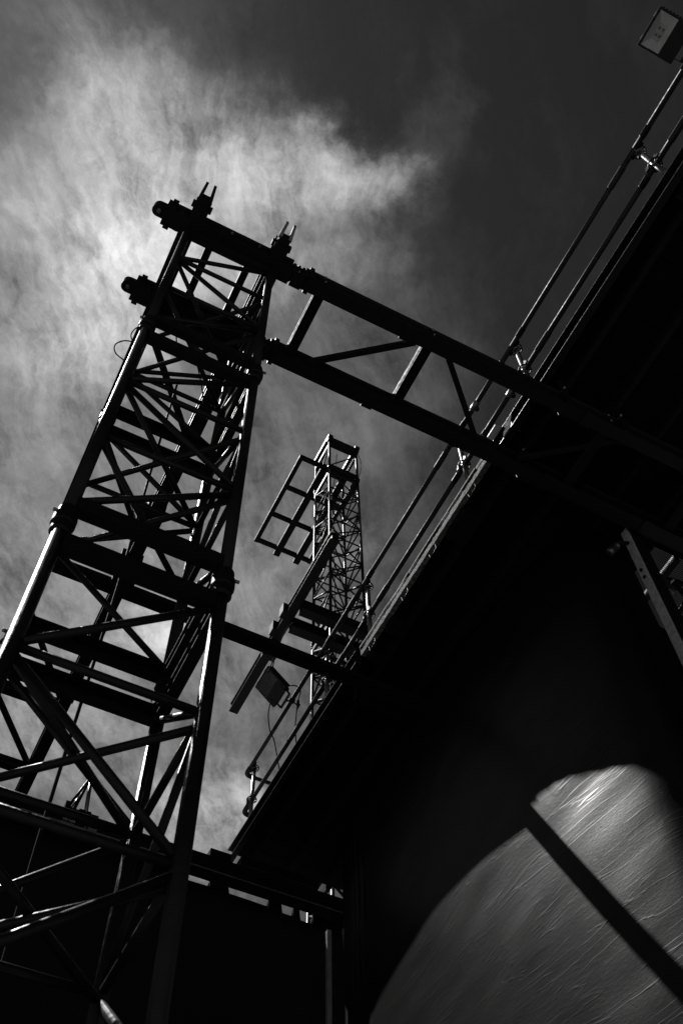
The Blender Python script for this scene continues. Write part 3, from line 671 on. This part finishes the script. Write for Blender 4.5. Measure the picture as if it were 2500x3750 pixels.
tr = box('trolley', (3.70, 9.62, 13.18), (3.93, 9.86, 13.32), M_PAINT, hb)
tube('trolley_pin', (3.56, 9.70, 13.28), (3.72, 9.70, 13.28), 0.03, M_GALV, tr, 10)
tube('trolley_handle', (3.90, 9.66, 13.20), (4.12, 9.66, 13.20), 0.024, M_PAINT, tr, 10)
bar('trolley_plate', (3.69, 9.52, 13.26), (3.69, 9.80, 13.26), 0.012, 0.13, M_GALV, tr)
for y, a, b in ((8.74, 3.88, 5.25), (9.12, 3.88, 5.2)):
    tag(ibeam('cross_beam', (a, y, 13.28), (b, y, 13.28), 0.16, 0.24, M_PAINT, None, t=0.10), 'black cross beam from the hoist beam to the distant tower, %s of the pair' % ('upper in view' if y < 9 else 'lower in view'), 'beam', 'cross beams carrying the hoist beam')
tag(sweep('power_cable', [(3.86, 9.66, 13.2), (3.87, 9.72, 12.9), (3.86, 9.76, 12.75)], 0.010, M_RUBBER), 'short thin cable dangling from the trolley on the hoist beam', 'cable')
tag(sweep('rope', [(4.66, 8.9, 19.5), (4.62, 8.95, 18.4), (4.58, 9.0, 17.8), (4.56, 8.9, 16.5), (4.555, 8.87, 13.6), (4.55, 8.86, 11.0)], 0.008, M_RUBBER), 'thin rope running down inside the distant tower', 'rope')

# ------------------------------------------------------------------ cloth walls
PLAN = [(4.62, 3.28), (4.45, 3.25), (4.30, 3.225), (4.21, 3.245), (4.142, 3.311), (4.068, 3.414), (4.016, 3.567), (3.951, 3.872), (3.893, 4.287), (3.846, 5.103), (3.834, 5.763), (3.858, 6.558), (3.907, 7.216), (4.0, 7.55), (4.09, 7.85)]
def spline(P, sub):
    out = []
    for i in range(len(P) - 1):
        g = lambda j: Vector(P[max(0, min(len(P) - 1, j))])
        a, b, c, d = g(i - 1), g(i), g(i + 1), g(i + 2)
        for s in range(sub):
            t = s / sub
            out.append(0.5 * ((2 * b) + (c - a) * t + (2 * a - 5 * b + 4 * c - d) * t * t + (3 * b - a - 3 * c + d) * t ** 3))
    out.append(Vector(P[-1])); return out
from mathutils import noise as mn
def curtain(name, plan, sub, zt, zb, nz, m, label, amp, top=None, thick=0.004, fold=None):
    S = spline(plan, sub); K = len(S); vs = []; uvs = []; s = 0
    for i, p in enumerate(S):
        if i: s += (p - S[i - 1]).length
        t = (S[min(i + 1, K - 1)] - S[max(i - 1, 0)]).normalized(); nn = Vector((-t.y, t.x))
        ztop = top(p) if top else zt
        for j in range(nz + 1):
            z = ztop + (zb - ztop) * j / nz
            d = amp * (mn.noise(Vector((s * 0.9 + 3, z * 1.4 + s * 0.4, 1.5))) + 0.5 * mn.noise(Vector((s * 2.0, z * 4.0 + s * 1.1, 7.5)))) if amp else 0
            if fold: d += fold(s, z, p)
            q = p + nn * d
            vs.append((q.x, q.y, z)); uvs.append((s, z))
    fs = [(i * (nz + 1) + j, (i + 1) * (nz + 1) + j, (i + 1) * (nz + 1) + j + 1, i * (nz + 1) + j + 1) for i in range(K - 1) for j in range(nz)]
    me = bpy.data.meshes.new(name); me.from_pydata(vs, [], fs); u = me.uv_layers.new(name='UVMap')
    for l in me.loops: u.data[l.index].uv = uvs[l.vertex_index]
    for p in me.polygons: p.use_smooth = True
    o = link(name, me, m)
    sm = o.modifiers.new('thickness', 'SOLIDIFY'); sm.thickness = thick; sm.offset = 0
    return o
ct = curtain('black_tarpaulin', PLAN, 24, 7.83, GROUND + 0.02, 150, M_CLOTH, '', 0.012, fold=lambda s, z, p: 0.016 * math.sin(p.y * 46 + 0.6 * math.sin(z * 3)) * max(0, min(1, (p.y - 6.9) / 0.5)))
tag(ct, 'creased black tarpaulin wall under the deck with a curved patch of sunlight', 'tarpaulin')
def drape_top(p):
    x = p.x; z = 7.60
    for a, b, d in ((2.62, 2.90, 0.09), (3.12, 3.60, 0.10), (3.76, 3.90, 0.12), (3.98, 4.14, 0.14)):
        if a < x < b: z -= d * min(1, min(x - a, b - x) / 0.015)
    return z
dr = curtain('black_drape', [(-6, 8.72), (-4, 8.70), (-2, 8.73), (0, 8.70), (1.5, 8.72), (3, 8.70), (4.0, 8.71), (5.2, 8.72), (6.4, 8.70)], 120, 7.6, GROUND + 0.02, 40, M_DRAPE, '', 0.01, drape_top)
tag(dr, 'tall black drape closing the space below the low I-beam', 'drape')

# ------------------------------------------------------------------ posts at the right and in the far corner
ap = thing('aluminium_post', 'slim grey perforated post in the dark far corner under the deck', 'post', (4.26, 8.56, GROUND))
pb = box('upright', (4.235, 8.525, GROUND), (4.285, 8.575, 7.30), M_ALU, ap)
for z in (7.0, 6.75, 6.55, 6.45, 6.2, 5.95): tube('bolt_hole', (4.26, 8.534, z), (4.26, 8.525, z), 0.008, M_DARK, pb, 8)
hm = tag(mesh('sunlit_hem_strip', [(4.075, 7.87, 6.80), (4.105, 7.89, 6.83), (4.125, 7.87, 6.50), (4.098, 7.85, 6.48), (4.13, 7.865, 5.4), (4.105, 7.845, 5.4), (4.14, 7.865, GROUND), (4.115, 7.845, GROUND)] + [(4.09, 7.91, 6.80), (4.12, 7.92, 6.5), (4.13, 7.91, 5.4), (4.13, 7.91, GROUND)],
     [(0, 1, 2, 3), (3, 2, 4, 5), (5, 4, 6, 7), (0, 3, 9, 8), (3, 5, 10, 9), (5, 7, 11, 10)], M_ALU), 'kinked far edge of the black tarpaulin, its sunlight painted as a pale strip', 'strip')  # aluminium tone here stands in for sun on the black cloth edge
tp = thing('timber_post', 'tall dark post with sky light painted pale on its bolted face at the right under the deck', 'post', (4.38, 2.97, GROUND))
pp = box('upright', (4.325, 2.925, GROUND), (4.44, 3.03, 7.46), M_PAINT, tp)
fc = box('skylit_face', (4.300, 2.94, GROUND), (4.324, 3.015, 7.46), M_TIMBER2, tp)  # brighter side of the post, its sky light put into the colour
for z in (6.86, 6.76, 5.61, 5.52): lathe('bolt', [(0.016, 0), (0.016, 0.012), (0.010, 0.018)], (4.300, 2.977, z), (-1, 0, 0), M_PAINT, fc, 8)
t2 = thing('timber_post', 'second bolted post with a skylit face painted pale at the right picture edge above the first', 'post', (4.92, 2.4, GROUND))
box('upright', (4.93, 2.32, GROUND), (5.10, 2.43, 7.85), M_PAINT, t2)
box('skylit_face', (4.905, 2.335, GROUND), (4.929, 2.415, 7.85), M_TIMBER2, t2)  # sky light on this side painted the same way
tf = thing('tube_frame', 'dark fan of thin tubes behind the bolted post under the deck', 'frame', (5.3, 3.6, 7.3))
nd = (5.25, 3.55, 7.45)
for q in ((5.45, 3.15, 7.85), (5.9, 3.45, 7.9), (6.1, 3.7, 7.6), (5.9, 3.9, 7.0), (5.05, 3.75, GROUND)): tube('tube', nd, q, 0.024, M_PAINT, tf, 12)
lathe('node_clamp', [(0.04, -0.06), (0.05, -0.05), (0.05, 0.05), (0.04, 0.06)], nd, (0, 0, 1), M_PAINT, tf, 14)
pc = thing('work_lamp', 'small pale cylindrical fitting fixed beside the top of the bolted post', 'lamp', (4.16, 3.0, 7.2))
lathe('body', [(0.03, -0.08), (0.034, -0.075), (0.034, 0.02), (0.03, 0.03)], (4.16, 3.02, 7.17), (0.5, -0.6, 0.6), M_GALV, pc, 16)
lathe('cap', [(0.036, 0.0), (0.036, 0.05), (0.028, 0.06)], (4.16, 3.02, 7.17), (-0.5, 0.6, -0.6), M_PLASTIC, pc, 16)
bar('bracket', (4.18, 3.0, 7.23), (4.30, 2.98, 7.27), 0.03, 0.02, M_PAINT, pc)

for q, r in (((5.13, 3.36, 7.55), 0.016), ((5.22, 3.30, 7.62), 0.012), ((5.16, 3.44, 7.40), 0.012), ((5.30, 3.34, 7.70), 0.014)):
    lathe('frame_bolt', [(r, 0), (r, 0.02), (r * 0.6, 0.03)], q, (-0.6, -0.4, -0.7), M_GALV, tf, 8)
bar('clamp_jaw', (5.10, 3.40, 7.52), (5.28, 3.52, 7.46), 0.05, 0.06, M_PAINT, tf)
bar('clamp_jaw', (5.12, 3.30, 7.66), (5.30, 3.36, 7.60), 0.04, 0.05, M_PAINT, tf)
tag(sweep('wire_loop', [(4.33, 2.93, 7.44), (4.36, 2.90, 7.56), (4.44, 2.90, 7.62), (4.50, 2.93, 7.58)], 0.006, M_RUBBER), 'thin cable curling over the head of the bolted post', 'wire')
# ------------------------------------------------------------------ render settings
SC.render.engine = 'CYCLES'
SC.cycles.max_bounces = 6
